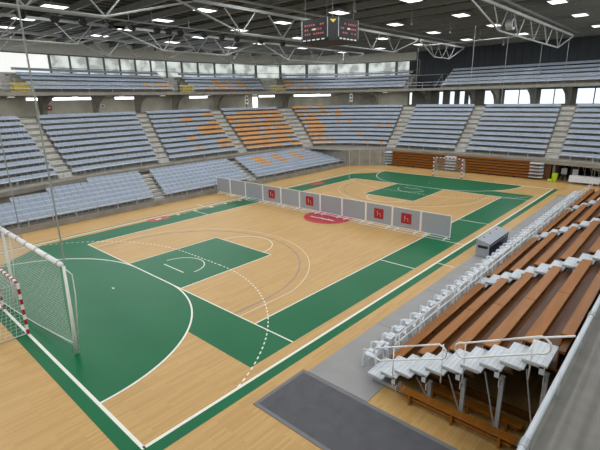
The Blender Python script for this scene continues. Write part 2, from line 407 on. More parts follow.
# wall faces under the terrace
strip(lt, 0, 56.5, [(.25, 0), (.25, 1.65)], M_CONC)
ST(lt.build('terrace_lower'))
cw = MB(); cw.hexa([(20.4, 13.5, 0), (21.1, 14.2, 0), (24.6, 10.6, 0), (24.2, 9.9, 0)], [(20.4, 13.5, 1.98), (21.1, 14.2, 1.98), (24.6, 10.6, 1.98), (24.2, 9.9, 1.98)], M_CONC)
cw.add([(20.4, 13.5, 1.96), (24.2, 9.9, 1.96), (24.7, 14, 1.96), (22, 17.6, 1.96), (19, 19.6, 1.96)], [(0, 1, 2, 3, 4)], M_CONC)
cw.hexa([(20.4, 13.3, 0), (20.7, 13.5, 0), (20.7, 20, 0), (20.4, 20, 0)], [(20.4, 13.3, 1.95), (20.7, 13.5, 1.95), (20.7, 20, 1.95), (20.4, 20, 1.95)], M_CONC)
for k in range(4):
    t = k/4+.1; x = 20.4+3.8*t; y = 13.5-3.6*t; cw.box(x-.02, x+.02, y-.04, y+.0, 0, 1.95, M_CONCD)
ST(cw.build('wall_corner'))
# recess below the far terrace
rc = MB(); rc.box(24.9, 30.0, -18, 10, 1.55, 1.62, M_CONCD); rc.box(29.5, 29.8, -18, 10, 0, 1.6, M_WALLD); rc.box(24.7, 29.6, -8.95, -8.75, 0, 1.6, M_CONC); rc.box(24.6, 29.6, 9.8, 10, 0, 1.6, M_CONC)
ST(rc.build('wall_recess'))

# ---- upper tier
ut = MB()
UN = 5; UD0 = 9.7; UD = .82; UZ = .47
VOM = [(25.2, 26.9), (42.1, 43.9), (52.4, 53.7), (63.0, 66.6)]
cbox(ut, 0, LEN-1, 8.5, 14.0, 9.0, 9.3, M_CONC)
solid = []; pr = 0
for a, b in VOM+[(LEN-1, LEN-1)]:
    solid.append((pr, a)); pr = b
for a, b in solid:
    for i in range(UN):
        cbox(ut, a, b, UD0+UD*i, 14.0 if i == UN-1 else UD0+UD*(i+1), 9.28, 9.35+UZ*i, M_CONC)
for a, b in VOM[:3]: cbox(ut, a, b, 13.2, 14.0, 9.3, 11.0, M_CONCD)
ST(ut.build('terrace_upper'))

# ---- near side walkway (concrete ledge)
nk = MB(); nk.box(-42, 34, -25, -17.62, 2.35, 2.78, M_WALK); nk.box(-42, 34, -18.2, -17.9, 0, 2.36, M_WALLD)
ST(nk.build('walkway_near'))
# grey floor covering strip
gs = MB(); gs.box(-14.95, 17.5, -13.25, -11.05, 0, .014, M_GREY)
for k in range(8): gs.box(-14.95+4*k+3.99, -14.95+4*k+4.01, -13.25, -11.05, .014, .016, M_MATED)
tag(gs.build('floor_covering'), 'long light grey protective strip laid on the floor along the white chairs', 'floor covering')
mm = empty('floor_mat', (0, 0, 0)); tag(mm, 'large dark grey carpet mat lying at the bottom of the picture', 'mat')
a = MB(); a.box(-17.0, -15.1, -17.6, -10.98, .0, .022, M_MAT); a.build('carpet', mm)
a = MB(); a.box(-17.12, -17.0, -17.6, -10.86, 0, .018, M_MATED); a.box(-15.1, -14.97, -17.6, -10.86, 0, .018, M_MATED); a.box(-17.0, -15.1, -10.98, -10.86, 0, .018, M_MATED); a.build('edging', mm)

# ================================================================ ROOF TRUSSES
def truss(y, zt, zl, xt0, xl0, xl1, xt1, npan, label):
    t = empty('roof_truss', (xt0, y, zl)); tag(t, label, 'truss', 'fish-bellied steel roof trusses')
    O = Vector((xt0, y, zl))
    a = MB(); a.box(0, xt1-xt0, -.07, .07, zt-zl-.1, zt-zl+.08, M_STEEL); a.build('top_chord', t)
    lo = MB(); pts = [Vector((xt0, y, zt-.1))-O, Vector((xl0, y, zl))-O, Vector((xl1, y, zl))-O, Vector((xt1, y, zt-.1))-O]
    lo.tube(pts, .065, M_STEEL, 6); lo.build('bottom_chord', t)
    n = npan
    for k in range(n+1):
        x = xl0+(xl1-xl0)*k/n-xt0
        for dx in (-1.3, 1.3):
            if k == 0 and dx < 0 or k == n and dx > 0: pass
            s_ = MB(); s_.tube([(x, 0, 0), (min(max(x+dx, .1), xt1-xt0-.1), 0, zt-zl-.15)], .045, M_STEEL, 6); s_.build('strut', t)
    return t
TZ, TL = 14.0, 12.48
rowsT = [(-7.5, 'nearest row'), (4.7, 'row passing the scoreboard'), (16.9, 'row beyond the floodlights'), (24.5, 'row closest to the left stand')]
spans = {0: [(-22, -19, -8, -4), (3.5, 9.3, 25.6, 31)], 1: [(-31, -27, -12.4, -7), (-8.2, -3.3, 16.2, 21.0), (21.4, 25, 29, 33)], 2: [(-23, -19, -9, -5), (-6.0, -1.7, 5.2, 9.5), (10, 14, 24, 29)], 3: [(-23, -18, -12, -7), (-6.5, -3.0, 3.2, 7), (8, 12, 20, 25)]}
pos = ['left-hand span', 'middle span', 'right-hand span']
for ri, (y, nm) in enumerate(rowsT):
    for si, sp in enumerate(spans[ri]):
        w = pos[si] if len(spans[ri]) == 3 else ['left-hand span', 'right-hand span'][si]
        truss(y, TZ, TL, *sp, npan=max(2, int((sp[2]-sp[1])/3.4)), label='grey steel roof truss, %s of the %s' % (w, nm))
# continuous main girders carrying the trusses
for y, nm in rowsT[:2]:
    m = MB(); m.box(-41, 36, y-.07, y+.07, 14.36, 14.5, M_PURL)
    tag(m.build('main_girder'), 'long grey steel roof girder %s' % ('nearest the right-hand stand' if y < 0 else 'passing behind the scoreboard'), 'girder', 'main roof girders')
m = MB(); m.tube([(21.0, -6.6, 13.3), (21, 4.6, 13.3)], .06, M_STEEL, 8); tag(m.build('cross_tube'), 'pale steel tube running crosswise under the roof beside the far truss', 'tube')

# ---- lamps in a regular grid
def ceiling_lamp():
    t = empty('ceiling_lamp', (0, 0, 14.5))
    a = MB(); a.box(-.8, .8, -.55, .55, .0, .1, M_PURL); a.box(-.8, -.75, -.55, .55, -.06, 0, M_PURL); a.box(.75, .8, -.55, .55, -.06, 0, M_PURL); a.box(-.75, .75, -.55, -.5, -.06, 0, M_PURL); a.box(-.75, .75, .5, .55, -.06, 0, M_PURL); a.build('housing', t)
    a = MB(); a.box(-.74, .74, -.49, .49, -.05, -.01, M_LAMP); a.build('diffuser', t)
    return t
lamp0 = None
LX = [-35, -27, -19, -11, -2.9, 5.1, 13.4, 21.0, 29.5]; LY = [-16.5, -9.9, -3.0, 3.0, 9.0, 14.6, 20.8, 26.0]
colw = {-11: 'fourth', }
for j, y in enumerate(LY):
    for i, x in enumerate(LX):
        if y > 22 and x > 20: continue
        if lamp0 is None: lamp0 = ceiling_lamp(); o = lamp0; o.location = (x, y, 14.52)
        else: o = dup(lamp0, (x, y, 14.52))
        tag(o, 'ceiling lamp, %s from the right in the %s crosswise row from the camera' % (ordw(j+1), ordw(i+1)), 'ceiling lamp', 'rectangular ceiling lamps')
        l = bpy.data.lights.new('lamp_light', 'AREA'); l.shape = 'RECTANGLE'; l.size = 1.4; l.size_y = .9; l.energy = LAMP_WATT; l.color = (.97, .98, 1)
        lo = bpy.data.objects.new('lamp_light', l); COL.objects.link(lo); lo.parent = o; lo.location = (0, 0, -.09)
# ---- floodlight rail
pr_ = MB(); pr_.tube([(-24, 12.4, 13.75), (14, 12.4, 13.75)], .05, M_STEEL, 8)
for x in range(-22, 14, 5): pr_.bar((x, 12.4, 13.75), (x, 12.4, 14.64), .04, .04, M_STEEL)
tag(pr_.build('lighting_rail'), 'thin pipe under the roof carrying a row of black floodlights', 'rail')
def floodlight():
    t = empty('floodlight')
    a = MB(); T = Matrix.Rotation(radians(-35), 4, 'X'); a.box(-.22, .22, -.16, .16, -.3, -.04, M_DARK, T); a.build('housing', t, bevel=.03)
    a = MB(); a.box(-.18, .18, -.13, .13, -.32, -.3, M_BLACKD, T); a.build('glass', t)
    a = MB(); a.bar((-.24, 0, -.15), (-.24, 0, .2), .03, .05, M_DARK); a.bar((.24, 0, -.15), (.24, 0, .2), .03, .05, M_DARK); a.bar((-.24, 0, .2), (.24, 0, .2), .03, .05, M_DARK); a.build('bracket', t)
    return t
fl0 = None
for i, x in enumerate([-13.9, -12.0, -10.3, -8.5, -6.9, -4.9, -3.9, -2.9, -.7, 1.1, 2.8, 5.6, 8.5]):
    if fl0 is None: fl0 = floodlight(); o = fl0; o.location = (x, 12.4, 13.46)
    else: o = dup(fl0, (x, 12.4, 13.46), 0)
    o.rotation_euler = (0, 0, random.uniform(-.4, .4))
    tag(o, 'black floodlight on the roof pipe, %s from the left end' % ordw(i+1), 'floodlight', 'black floodlights on the roof pipe')

# ---- scoreboard
sb = empty('scoreboard', (.25, .1, 11.7)); tag(sb, 'black four-sided electronic scoreboard cube hanging over the centre of the court', 'scoreboard')
a = MB(); hw, ch = 1.5, .42
oc = [(-hw, -hw+ch), (-hw+ch, -hw), (hw-ch, -hw), (hw, -hw+ch), (hw, hw-ch), (hw-ch, hw), (-hw+ch, hw), (-hw, hw-ch)]
a.add([(x, y, 0) for x, y in oc]+[(x, y, 1.32) for x, y in oc], [tuple(range(8))[::-1], tuple(range(8, 16))]+[(i, (i+1) % 8, (i+1) % 8+8, i+8) for i in range(8)], M_BLACKD); a.build('housing', sb)
for q in range(4):
    T = Matrix.Rotation(q*pi/2, 4, 'Z')
    a = MB(); a.box(-1.0, 1.0, -hw-.03, -hw, .2, 1.25, M_BLACKD, T); a.box(-1.06, -1.01, -hw-.03, -hw, .2, 1.3, M_GALV, T); a.box(1.01, 1.06, -hw-.03, -hw, .2, 1.3, M_GALV, T)
    face = a.build('display_face', sb); a = MB(); a.box(-.99, .99, -hw-.034, -hw-.028, .05, 1.24, M_BLACKD, T)
    for k in range(5): a.box(-.95+.38*k, -.95+.38*k+.24, -hw-.045, -hw-.03, .07, .14, M_LEDW, T)
    for rr in range(3):
        for k in range(9):
            if random.random() < .75: a.box(-.8+.18*k, -.8+.18*k+.11, -hw-.045, -hw-.03, .4+rr*.26, .5+rr*.26, M_LEDR, T)
    a.box(-.15, .1, -hw-.05, -hw-.03, .66, .76, M_LEDW, T)
    a.build('lit_digits', face)
    T2 = Matrix.Rotation(q*pi/2+pi/4, 4, 'Z'); R_ = (hw-ch/2)*1.4142
    a = MB(); a.add([T2 @ Vector(v) for v in ((-.2, -R_-.02, 1.18), (.2, -R_-.02, 1.18), (0, -R_-.02, .98))], [(0, 1, 2)], M_YEL); a.build('emblem', sb)
for sx, sy in ((-1, -1), (1, -1), (1, 1), (-1, 1)):
    a = MB(); a.tube([(sx*1.1, sy*1.1, 1.3), (sx*1.1, sy*1.1, 2.95)], .015, M_STEEL, 6); a.build('cable', sb)

# hanging cables and small fixtures from the roof
for k, (x, y, zt, zb, lb) in enumerate([(5.15, -7.5, 12.4, 9.2, 'leftmost before the far right upper tier'), (11.35, -7.5, 12.4, 7.5, 'second from left before the far right upper tier'), (20.2, -7.5, 12.4, 8.8, 'third from left before the far right upper tier'), (29.8, -7.5, 13.9, 8.9, 'rightmost before the far right upper tier'), (-19.2, -4.3, 14.5, 3.35, 'running down to the white net frame'), (-19.35, -.6, 14.5, 3.4, 'leftmost, at the left edge of the picture'), (21.0, 4.6, 13.3, 9.4, 'under the far cross tube')]):
    m = MB(); m.tube([(x, y, zt), (x, y, zb)], .022 if k != 4 else .026, M_STEEL, 6)
    tag(m.build('hanging_cable'), 'thin hanging cable, %s' % lb, 'cable', 'hanging cables')
kk = 0
for x in (-6, 1.5, 9, 16, 23, 30):
    for y in (-1, 11, 21):
        kk += 1; t = empty('ceiling_pendant', (x, y, 13.6)); tag(t, 'small roof drop fitting, %s from the camera in the %s lengthwise line from the right' % (ordw([-6, 1.5, 9, 16, 23, 30].index(x)+1), ordw([-1, 11, 21].index(y)+1)), 'pendant', 'small drop fittings under the roof')
        a = MB(); a.tube([(0, 0, .1), (0, 0, 1.03)], .02, M_STEEL, 6); a.build('rod', t)
        a = MB(); a.tube([(0, 0, .1), (0, 0, .02), (0, 0, -.04)], [.05, .1, .12], M_STEEL, 10); a.build('head', t)
t = empty('roof_fan', (14.3, -6.6, 13.5)); tag(t, 'round grey ventilator drum mounted under the roof by the right truss', 'fan')
a = MB(); a.tube([(0, -.25, 0), (0, .25, 0)], .42, M_GALV, 20); a.build('drum', t)
a = MB(); a.tube([(0, -.3, 0), (0, -.25, 0)], .25, M_DARK, 16); a.build('grille', t)
a = MB(); a.bar((0, 0, .4), (0, 0, 1.1), .08, .08, M_STEEL); a.build('hanger', t)

# ================================================================ SEATS
SEATPROF = [(.0, .40), (-.06, .43), (-.40, .40), (-.42, .34), (-.03, .36), (.04, .38), (.10, .63), (.06, .645)]
def seat_geo(mb, T, m, w=.24):
    n = len(SEATPROF)
    vs = [T @ Vector((-w, d, z)) for d, z in SEATPROF]+[T @ Vector((w, d, z)) for d, z in SEATPROF]
    fs = [(i, (i+1) % n, (i+1) % n+n, i+n) for i in range(n)]+[(0, 1, 2, 3, 4, 5), (0, 5, 6, 7), (n+5, n+4, n+3, n+2, n+1, n), (n+7, n+6, n+5, n)]
    mb.add(vs, fs, m)
def mkT(x, y, z, a): return Matrix.Translation((x, y, z)) @ Matrix.Rotation(a, 4, 'Z')
seats = []   # (x,y,z,angle,orange,region)
SECT = ['block beyond the left edge', 'leftmost block', 'second block from left', 'third block from left', 'orange block', 'corner block', 'first far block', 'second far block', 'rightmost far block']
rnd = random.Random(11)
def spread(s0, s1, d, pitch=.5):
    n = int((s1-s0)/.1)+1; pts = [P3(s0+(s1-s0)*q/n, d, 0) for q in range(n+1)]; cum = [0]
    for q in range(n): cum.append(cum[-1]+(pts[q+1]-pts[q]).length)
    m = max(1, round(cum[-1]/pitch)); out = []
    for j in range(m):
        L = cum[-1]*(j+.5)/m; q = min(bisect.bisect_right(cum, L)-1, n-1); p = pts[q].lerp(pts[q+1], (L-cum[q])/(cum[q+1]-cum[q])); v = pts[q+1]-pts[q]
        out.append((p.x, p.y, atan2(v.y, v.x), (j+.5)/m, j, m))
    return out
def orange(k, i, t):
    if k == 4:
        if i == NR-1: return False
        if i == NR-2: return t > .25
        return rnd.random() < .86
    if k == 3:
        if i in (7,) and .45 < t < .6: return True
        if t > .86 and i in (2, 4, 5, 6, 8): return True
        if i in (4, 5) and t > .62: return True
        if i in (1, 3) and .4 < t < .5: return True
        return i in (1, 2) and t > .8 and rnd.random() < .8
    if k == 5:
        if t < .18: return rnd.random() < .72
        if t < .42: return rnd.random() < .3
        return rnd.random() < .03
    return False
for k in range(len(AISLE)+1):
    for i in range(NR):
        d = rowd(i)+.5; s0 = aisle_s(k-1, d)+.72 if k else 2; s1 = aisle_s(k, d)-.72 if k < len(AISLE) else LEN-2
        for x, y, an, t, j, m in spread(s0, s1, d):
            seats.append((x, y, rowz(i), an, orange(k, i, t), ('bowl', k, i, m-j)))
# upper tier
for q, (a, b) in enumerate(solid):
    for i in range(UN):
        d = UD0+UD*i+.5
        for x, y, an, t, j, m in spread(a+.3, b-.3, d):
            o_ = (q == 1 and t > .8 and i < 2 and rnd.random() < .35) or (q == 2 and .2 < t < .8 and i < 3 and rnd.random() < .45) or (q == 3 and t < .22 and i < 3 and rnd.random() < .55)
            seats.append((x, y, 9.35+UZ*i, an, o_, ('upper', q, i, m-j)))
# floor level stand on the left
LR = 7; LY0 = 13.75; LD = .82; LZ0 = .32; LZ = .19
def ybowl(x):
    best = min(range(0, int(60/.5)), key=lambda q: abs(cpt(q*.5+0).x-x) if cpt(q*.5).y > 5 else 99); return cpt(best*.5).y
LA = [(-5.2, -3.6), (5.4, 6.9)]   # aisles (front x, back x)
ls = MB(); low_rows = []
for i in range(LR):
    y0 = LY0+LD*i
    xs = [x/4 for x in range(-80, 83) if ybowl(x/4)-y0 > LD+.75]
    x0, x1 = max(xs[0], -20), 20.3
    low_rows.append((x0, x1)); z = LZ0+LZ*i
    ls.box(x0, x1, y0, (LY0+LD*(i+1) if i < LR-1 else 20.5), 0, z, M_CONC)
    if i < LR-1 or True:
        pass
ls.box(-20, 20.4, 13.3, 13.78, 0, .3, M_CONC)
ls.box(-20, 20.4, 13.28, 13.36, 0, .42, M_CONC)
for a, b in LA:
    for i in range(LR):
        xc = a+(b-a)*i/(LR-1); y0 = LY0+LD*i; ls.box(xc-.5, xc+.5, y0+.4, y0+LD, LZ0+LZ*i-.02, LZ0+LZ*i+.1, M_CONCD)
ST(ls.build('terrace_floor_level'))
for i in range(LR):
    x0, x1 = low_rows[i]; y = LY0+LD*i+.5
    cuts = [x0+.1]+[v for a, b in LA for v in (a+(b-a)*i/(LR-1)-.55, a+(b-a)*i/(LR-1)+.55)]+[x1-.1]
    for q in range(0, len(cuts), 2):
        a, b = cuts[q], cuts[q+1]; n = int((b-a)/.5)
        for j in range(max(0, n)):
            x = a+(b-a)*(j+.5)/n
            o_ = q == 4 and 7.5 < x < 18 and i in (3, 4, 5) and (sin(x*2.1)+.3*sin(x*5) > .25)
            seats.append((x, y, LZ0+LZ*i, 0, o_, ('low', q//2, i, n-j)))
def inview(s):
    v = Vector((s[0]-CX, s[1]-CY, s[2]+.5-CZ)); z = v.dot(f)
    if z < 1: return None
    px = 300+FPX*v.dot(r2)/z; py = 225-FPX*v.dot(u2)/z
    return z if -4 < px < 604 and -4 < py < 450 and not (px < 78 and py > 262) else None
cand = sorted([(inview(s), i) for i, s in enumerate(seats) if inview(s)])[:300]
pick = set(i for z, i in cand)
seatmesh = {}
for o_ in (False, True):
    mb = MB(); seat_geo(mb, Matrix.Identity(4), M_SEATO if o_ else M_SEAT)
    # pedestal under the seat pan
    mb.box(-.03, .03, -.12, -.04, 0, .37, M_GALV)
    ob = mb.build('stadium_seat'); seatmesh[o_] = ob.data; bpy.data.objects.remove(ob)
LOWS = ['left block', 'middle block', 'right block']
stuff = MB()
for i, (x, y, z, a, o_, reg) in enumerate(seats):
    if i in pick:
        o = bpy.data.objects.new('stadium_seat', seatmesh[o_]); COL.objects.link(o); o.location = (x, y, z); o.rotation_euler = (0, 0, a)
        cl = 'orange' if o_ else 'light blue'; rw = 'front' if reg[2] == 0 else ordw(reg[2]+1); rt = ordw(reg[3]) if reg[3] > 1 else 'first'
        if reg[0] == 'low': lb = '%s seat, %s from right, %s row, %s of the floor-level stand' % (cl, rt, rw, LOWS[reg[1]])
        else: lb = '%s seat, %s from right, %s row, %s of raised tier' % (cl, rt, rw, SECT[reg[1]])
        tag(o, lb, 'seat', 'plastic seats in the %s row of the %s' % (rw, 'floor-level stand' if reg[0] == 'low' else 'raised tier'))
    else: seat_geo(stuff, mkT(x, y, z, a), M_SEATO if o_ else M_SEAT)
tag(stuff.build('stadium_seats'), 'the many light blue and orange plastic seats filling the farther rows of the tiers', 'seats', kind='stuff')

# ================================================================ RAILINGS OF THE TIERS
def curve_rail(name, s0, s1, d, z, h, pitch, label, rails=(1.0,), rad=.03, col=M_GALV):
    t = empty(name, P3((s0+s1)/2, d, z)); O = Vector(t.location); tag(t, label, 'railing')
    n = int((s1-s0)/1.0)
    for q in rails:
        a = MB(); a.tube([P3(s0+(s1-s0)*k/n, d, z+h*q)-O for k in range(n+1)], rad, M_PIPE, 6); a.build('rail', t)
    n = int((s1-s0)/pitch)
    for k in range(n+1):
        p = P3(s0+(s1-s0)*k/n, d, z)-O; a = MB(); a.tube([p, p+Vector((0, 0, h))], rad, col, 6); a.build('post', t)
curve_rail('guard_railing', 12, LEN-6, .12, 2.0, .62, 1.9, 'galvanised guard railing along the front edge of the raised lower tier', (1.0,), .035)
curve_rail('guard_railing', 12, LEN-6, 8.6, 9.3, .75, 2.4, 'thin guard railing along the front edge of the upper balcony tier', (1.0, .5), .025)
t = empty('guard_railing', (0, 13.32, .42)); tag(t, 'white tube railing in front of the low floor-level stand', 'railing')
for h in (.62, .36): a = MB(); a.tube([(-20, 0, h), (20.2, 0, h)], .025, M_GALV, 6); a.build('rail', t)
for k in range(27): a = MB(); x = -20+k*1.545; a.box(x-.028, x+.028, -.028, .028, -.3, .64, M_GALV); a.build('post', t)

# yellow barriers, columns, posters
for q, ((a_, b_), lb) in enumerate(zip(VOM[:3], ['at the far left', 'at the second entrance', 'at the middle entrance'])):
    t = empty('yellow_barrier', P3((a_+b_)/2, 8.95, 9.3)); O = Vector(t.location); tag(t, 'yellow barred barrier on the upper tier %s' % lb, 'barrier', 'yellow barriers on the upper tier')
    m = MB(); m.tube([P3(a_, 8.95, 9.35)-O, P3(a_, 8.95, 10.15)-O, P3(b_, 8.95, 10.15)-O, P3(b_, 8.95, 9.35)-O, P3(a_, 8.95, 9.35)-O], .04, M_YEL, 6); m.build('frame', t)
    m = MB()
    for k in range(1, 12): p = P3(a_+(b_-a_)*k/12, 8.95, 9.4)-O; m.tube([p, p+Vector((0, 0, .72))], .025, M_YEL, 5)
    m.build('bars', t)
    m = MB()
    p0, p1 = P3(a_+.25, 8.98, 9.5)-O, P3(b_-.25, 8.98, 9.5)-O
    m.add([p0, p1, p1+Vector((0, 0, .5)), p0+Vector((0, 0, .5))], [(0, 1, 2, 3)], M_YELD); m.build('panel', t)
    # small bright exit lamp beside it
def column(s, lb):
    # concrete column whose head curves forward to carry the balcony
    t = MB(); w = .17; pts = [(12.2, 6.95), (12.0, 7.6), (11.5, 8.25), (10.5, 8.75), (8.9, 9.0)]; bk = [(12.8, 6.95), (12.8, 7.7), (12.8, 8.4), (12.8, 8.8), (12.8, 9.0)]
    n = len(pts); vs = []
    for ds in (-w, w): vs += [P3(s+ds, d, z) for d, z in pts]+[P3(s+ds, d, z) for d, z in bk]
    fs = []
    for h in (0, 2*n):
        for i in range(n-1): fs.append((h+i, h+i+1, h+n+i+1, h+n+i))
    for i in range(n-1): fs += [(i, i+1, 2*n+i+1, 2*n+i), (n+i, n+i+1, 3*n+i+1, 3*n+i)]
    fs += [(0, n, 3*n, 2*n), (n-1, 2*n-1, 4*n-1, 3*n-1)]
    t.add(vs, fs, M_CONC); o = t.build('balcony_column'); tag(o, 'concrete column with a curved bracket head carrying the balcony, %s from the left' % lb, 'column', 'bracketed balcony columns')
cs_ = [23.6, 28.6, 33.4, 38.4, 43.0, 48.0, 54.2, 60.2, 64.6, 70.2, 73.25, 77.25, 80.7, 84.5, 88.2]
for i, s in enumerate(cs_): column(s, ordw(i+1))
for i, (s, z, w, h, c, c2, lb) in enumerate([(29.6, 7.5, .5, .55, M_REDW, M_WHITE, 'red framed notice at the far left'), (34.0, 7.5, .4, .6, M_REDW, M_DARK, 'red and dark poster beside the column'), (34.9, 7.65, .6, .4, M_WHITE, M_REDW, 'small white sign with a red mark')]):
    t = empty('wall_sign', P3(s, 13.92, z)); t.rotation_euler = (0, 0, ang(s)); tag(t, lb+' on the concourse wall behind the left stand', 'sign')
    a = MB(); a.box(-w/2, w/2, -.03, .0, 0, h, c); a.build('board', t)
    a = MB(); a.box(-w/5, w/5, -.04, -.03, h*.3, h*.7, c2); a.build('mark', t)
for s, lb in ((50.1, 'above the orange seats'), (58.8, 'above the curved corner seats')):
    t = empty('loudspeaker', P3(s, 9.2, 7.1)); t.rotation_euler = (0, 0, ang(s)); tag(t, 'tall white loudspeaker with two black drivers %s' % lb, 'loudspeaker', 'white loudspeakers')
    a = MB(); a.box(-.22, .22, -.15, .15, .55, 1.75, M_WHITE); a.build('cabinet', t, bevel=.02)
    for z in (.9, 1.38): a = MB(); a.tube([(0, -.17, z), (0, -.15, z)], .15, M_DARK, 16); a.build('driver', t)
    a = MB(); a.box(-.04, .04, -.04, .04, -.15, .55, M_DARK); a.build('stand', t)
for i, s in enumerate([26.0, 31.0, 36.0, 41.0, 46.5, 51.5, 56.5, 61.0]):  # lamps added to brighten the dim concourse under the balcony
    t = empty('added_soffit_lamp', P3(s, 11.2, 8.93)); t.rotation_euler = (0, 0, ang(s)); tag(t, 'added fill lamp under the balcony above the raised tier, %s from the left' % ordw(i+1), 'lamp', 'added fill lamps under the balcony')
    a = MB(); a.box(-.35, .35, -.07, .07, 0, .06, M_FRAME); a.build('housing', t); a = MB(); a.box(-.32, .32, -.05, .05, -.02, 0, M_LAMP); a.build('tube', t)
    l = bpy.data.lights.new('lamp_light', 'AREA'); l.shape = 'RECTANGLE'; l.size = .65; l.size_y = .1; l.energy = 45; l.color = (1, .98, .92)
    lo = bpy.data.objects.new('lamp_light', l); COL.objects.link(lo); lo.parent = t; lo.location = (0, 0, -.05)
# white doorway strip of daylight on the concourse
wi += 1; m = MB(); cbox(m, 51.9, 52.25, 13.93, 13.98, 6.95, 8.6, M_PANEB); ST(m.build('door_1'))
# stair structure in the wide far vomitory
t = empty('stair_railing', P3(64.8, 8.7, 9.3)); O = Vector(t.location); tag(t, 'pale tube stair railing at the gap in the far balcony', 'railing')
def PP(s, d, z): return P3(s, d, z)-O
for s in (63.1, 66.5):
    a = MB(); a.tube([PP(s, 8.8, 9.4), PP(s, 11.2, 11.1), PP(s, 13.0, 11.2)], .04, M_STEEL, 6); a.build('handrail', t)
    for d, z in ((8.9, 10.0), (11.2, 11.1), (12.9, 11.2)): a = MB(); a.tube([PP(s, d, 9.3), PP(s, d, z)], .03, M_STEEL, 6); a.build('post', t)
a = MB(); a.tube([PP(63.1, 11.2, 11.1), PP(66.5, 11.2, 11.1)], .04, M_STEEL, 6); a.build('handrail', t)

# ================================================================ NEAR TELESCOPIC STAND
XA, XB = -14.2, 19.4; NS = 5; NY0 = -12.9; ND = .9; NZ0 = .3; NZ = .49
AX = [-13.72, -5.4, 2.8, 11.0]; AW = .52
ts = empty('telescopic_stand', (0, -13, 0)); tag(ts, 'retractable stand of varnished wooden benches with pale metal steps on the right', 'stand')
O = Vector((0, -13, 0))
def B(name, par=ts): pass
for i in range(NS):
    y1 = NY0-ND*i; y0 = y1-ND; z = NZ0+NZ*i
    a = MB(); a.box(XA+.55, XB, y0-O.y-.05, y1-O.y, z-.06, z, M_DECK); a.build('deck', ts)
    a = MB(); a.box(XA+.55, XB, y0-O.y-.03, y0-O.y, z, z+NZ-.06, M_DECK); a.build('riser', ts)
    a = MB(); a.box(XA+.55, XB, y1-O.y-.04, y1-O.y+.01, z-.12, z-.0, M_GALV); a.build('nosing', ts)
    if i == NS: continue
    zz = z+.17
    ends = AX+[XB+AW]
    for q in range(len(AX)):
        x0 = AX[q]+AW+.03; x1 = ends[q+1]-AW-.03; half = (x0+x1)/2
        for (u0, u1) in ((x0, half-.012), (half+.012, x1)):
            a = MB(); a.box(u0, u1, y1-O.y-.36, y1-O.y-.04, zz, zz+.045, M_BENCH)
            a.box(u0, u1, y1-O.y-.07, y1-O.y-.04, z+.1, zz, M_BENCH); a.build('bench_plank', ts, bevel=.008)
        for b in range(4):
            x = x0+.1+(x1-x0-.2)*b/3; a = MB(); a.box(x-.03, x+.03, y1-O.y-.32, y1-O.y-.1, z, zz, M_DARK); a.build('bench_bracket', ts)
for q, ax in enumerate(AX):
    for k in range(2*NS):
        y1 = NY0+.12-ND/2*k; z = NZ0+NZ/2*k+.045
        a = MB()
        a.box(ax-AW, ax+AW, y1-O.y-ND/2-.06, y1-O.y, z, z+.045, M_TREAD)
        for g in range(4): a.box(ax-AW+.02, ax+AW-.02, y1-O.y-.06-g*.11, y1-O.y-.05-g*.11, z+.045, z+.05, M_GALV)
        for sx in (-1, 1):
            xs_ = sorted((ax+sx*AW, ax+sx*(AW-.03)))
            if k % 2: a.box(xs_[0], xs_[1], y1-O.y-ND/2-.02, y1-O.y-ND/2+.09, z-.2, z, M_TREAD)
            a.box(xs_[0], xs_[1], y1-O.y-ND/2, y1-O.y, z-.05, z, M_GALV)
        a.build('step', ts)
# exposed end: posts, base rails, braces
for i in range(NS):
    y = NY0-ND*i-ND+.1-O.y; z = NZ0+NZ*i
    a = MB(); a.box(-13.95, -13.85, y-.05, y+.05, .1, z-.03, M_GALV); a.build('support_post', ts)
    a = MB(); a.box(-14.02, -13.94, y-.0, y+.9, .04+.01*i, .14+.01*i, M_GALV) ; a.box(-14.0, -13.9, y-.1, y+.1, .0, .1, M_DARK); a.build('base_rail', ts)
    if i:
        a = MB(); a.tube([(-13.9, y+.05, .2), (-13.9, y+.42, z-.1)], .02, M_GALV, 6); a.build('brace', ts)
    a = MB(); a.box(-14.16, -14.0, y+.0, y+.02, z-.2, z, M_TREAD); a.build('bracket', ts)
    for xx in (-8, -2, 4, 10, 16):
        a = MB(); a.box(xx-.05, xx+.05, y-.05, y+.05, .0, z-.05, M_GALV); a.build('support_post', ts)
# inner face so the void under the seats ends in dark boards
a = MB(); a.box(-12.9, -12.85, -4.3, -.6, .05, .28, M_DECK); a.build('inner_board', ts)
# handrails of the end steps
def hand(pts, name='handrail', par=ts, rad=.025, m=M_WHITE): a = MB(); a.tube([Vector(p)-O for p in pts], rad, m, 8); return a.build(name, par, smooth=True)
def loop(x, ya, za, yb, zb, drop=.42):
    pts = []
    def top(t): return Vector((x, ya+(yb-ya)*t, za+(zb-za)*t))
    n = 6; L = abs(yb-ya); rr = drop/2
    pts.append(top(.5)); 
    pts.append(top(1-rr/L))
    for k in range(1, n): th = pi*k/n; c = top(1-rr/L); pts.append(Vector((x, c.y+(-1 if yb < ya else 1)*sin(th)*rr, c.z-rr+cos(th)*rr)))
    pts.append(top(1-rr/L)-Vector((0, 0, drop))); pts.append(top(rr/L)-Vector((0, 0, drop)))
    for k in range(1, n): th = pi*k/n; c = top(rr/L); pts.append(Vector((x, c.y+(1 if yb < ya else -1)*sin(th)*rr, c.z-rr-cos(th)*rr)))
    pts.append(top(rr/L)); pts.append(top(.5)); return pts
hand(loop(-14.2, -12.95, 1.25, -15.1, 2.25)); hand(loop(-14.2, -15.3, 2.33, -17.35, 3.35)); hand([(-14.2, -16.6, 2.98), (-14.2, -17.74, 3.48)])
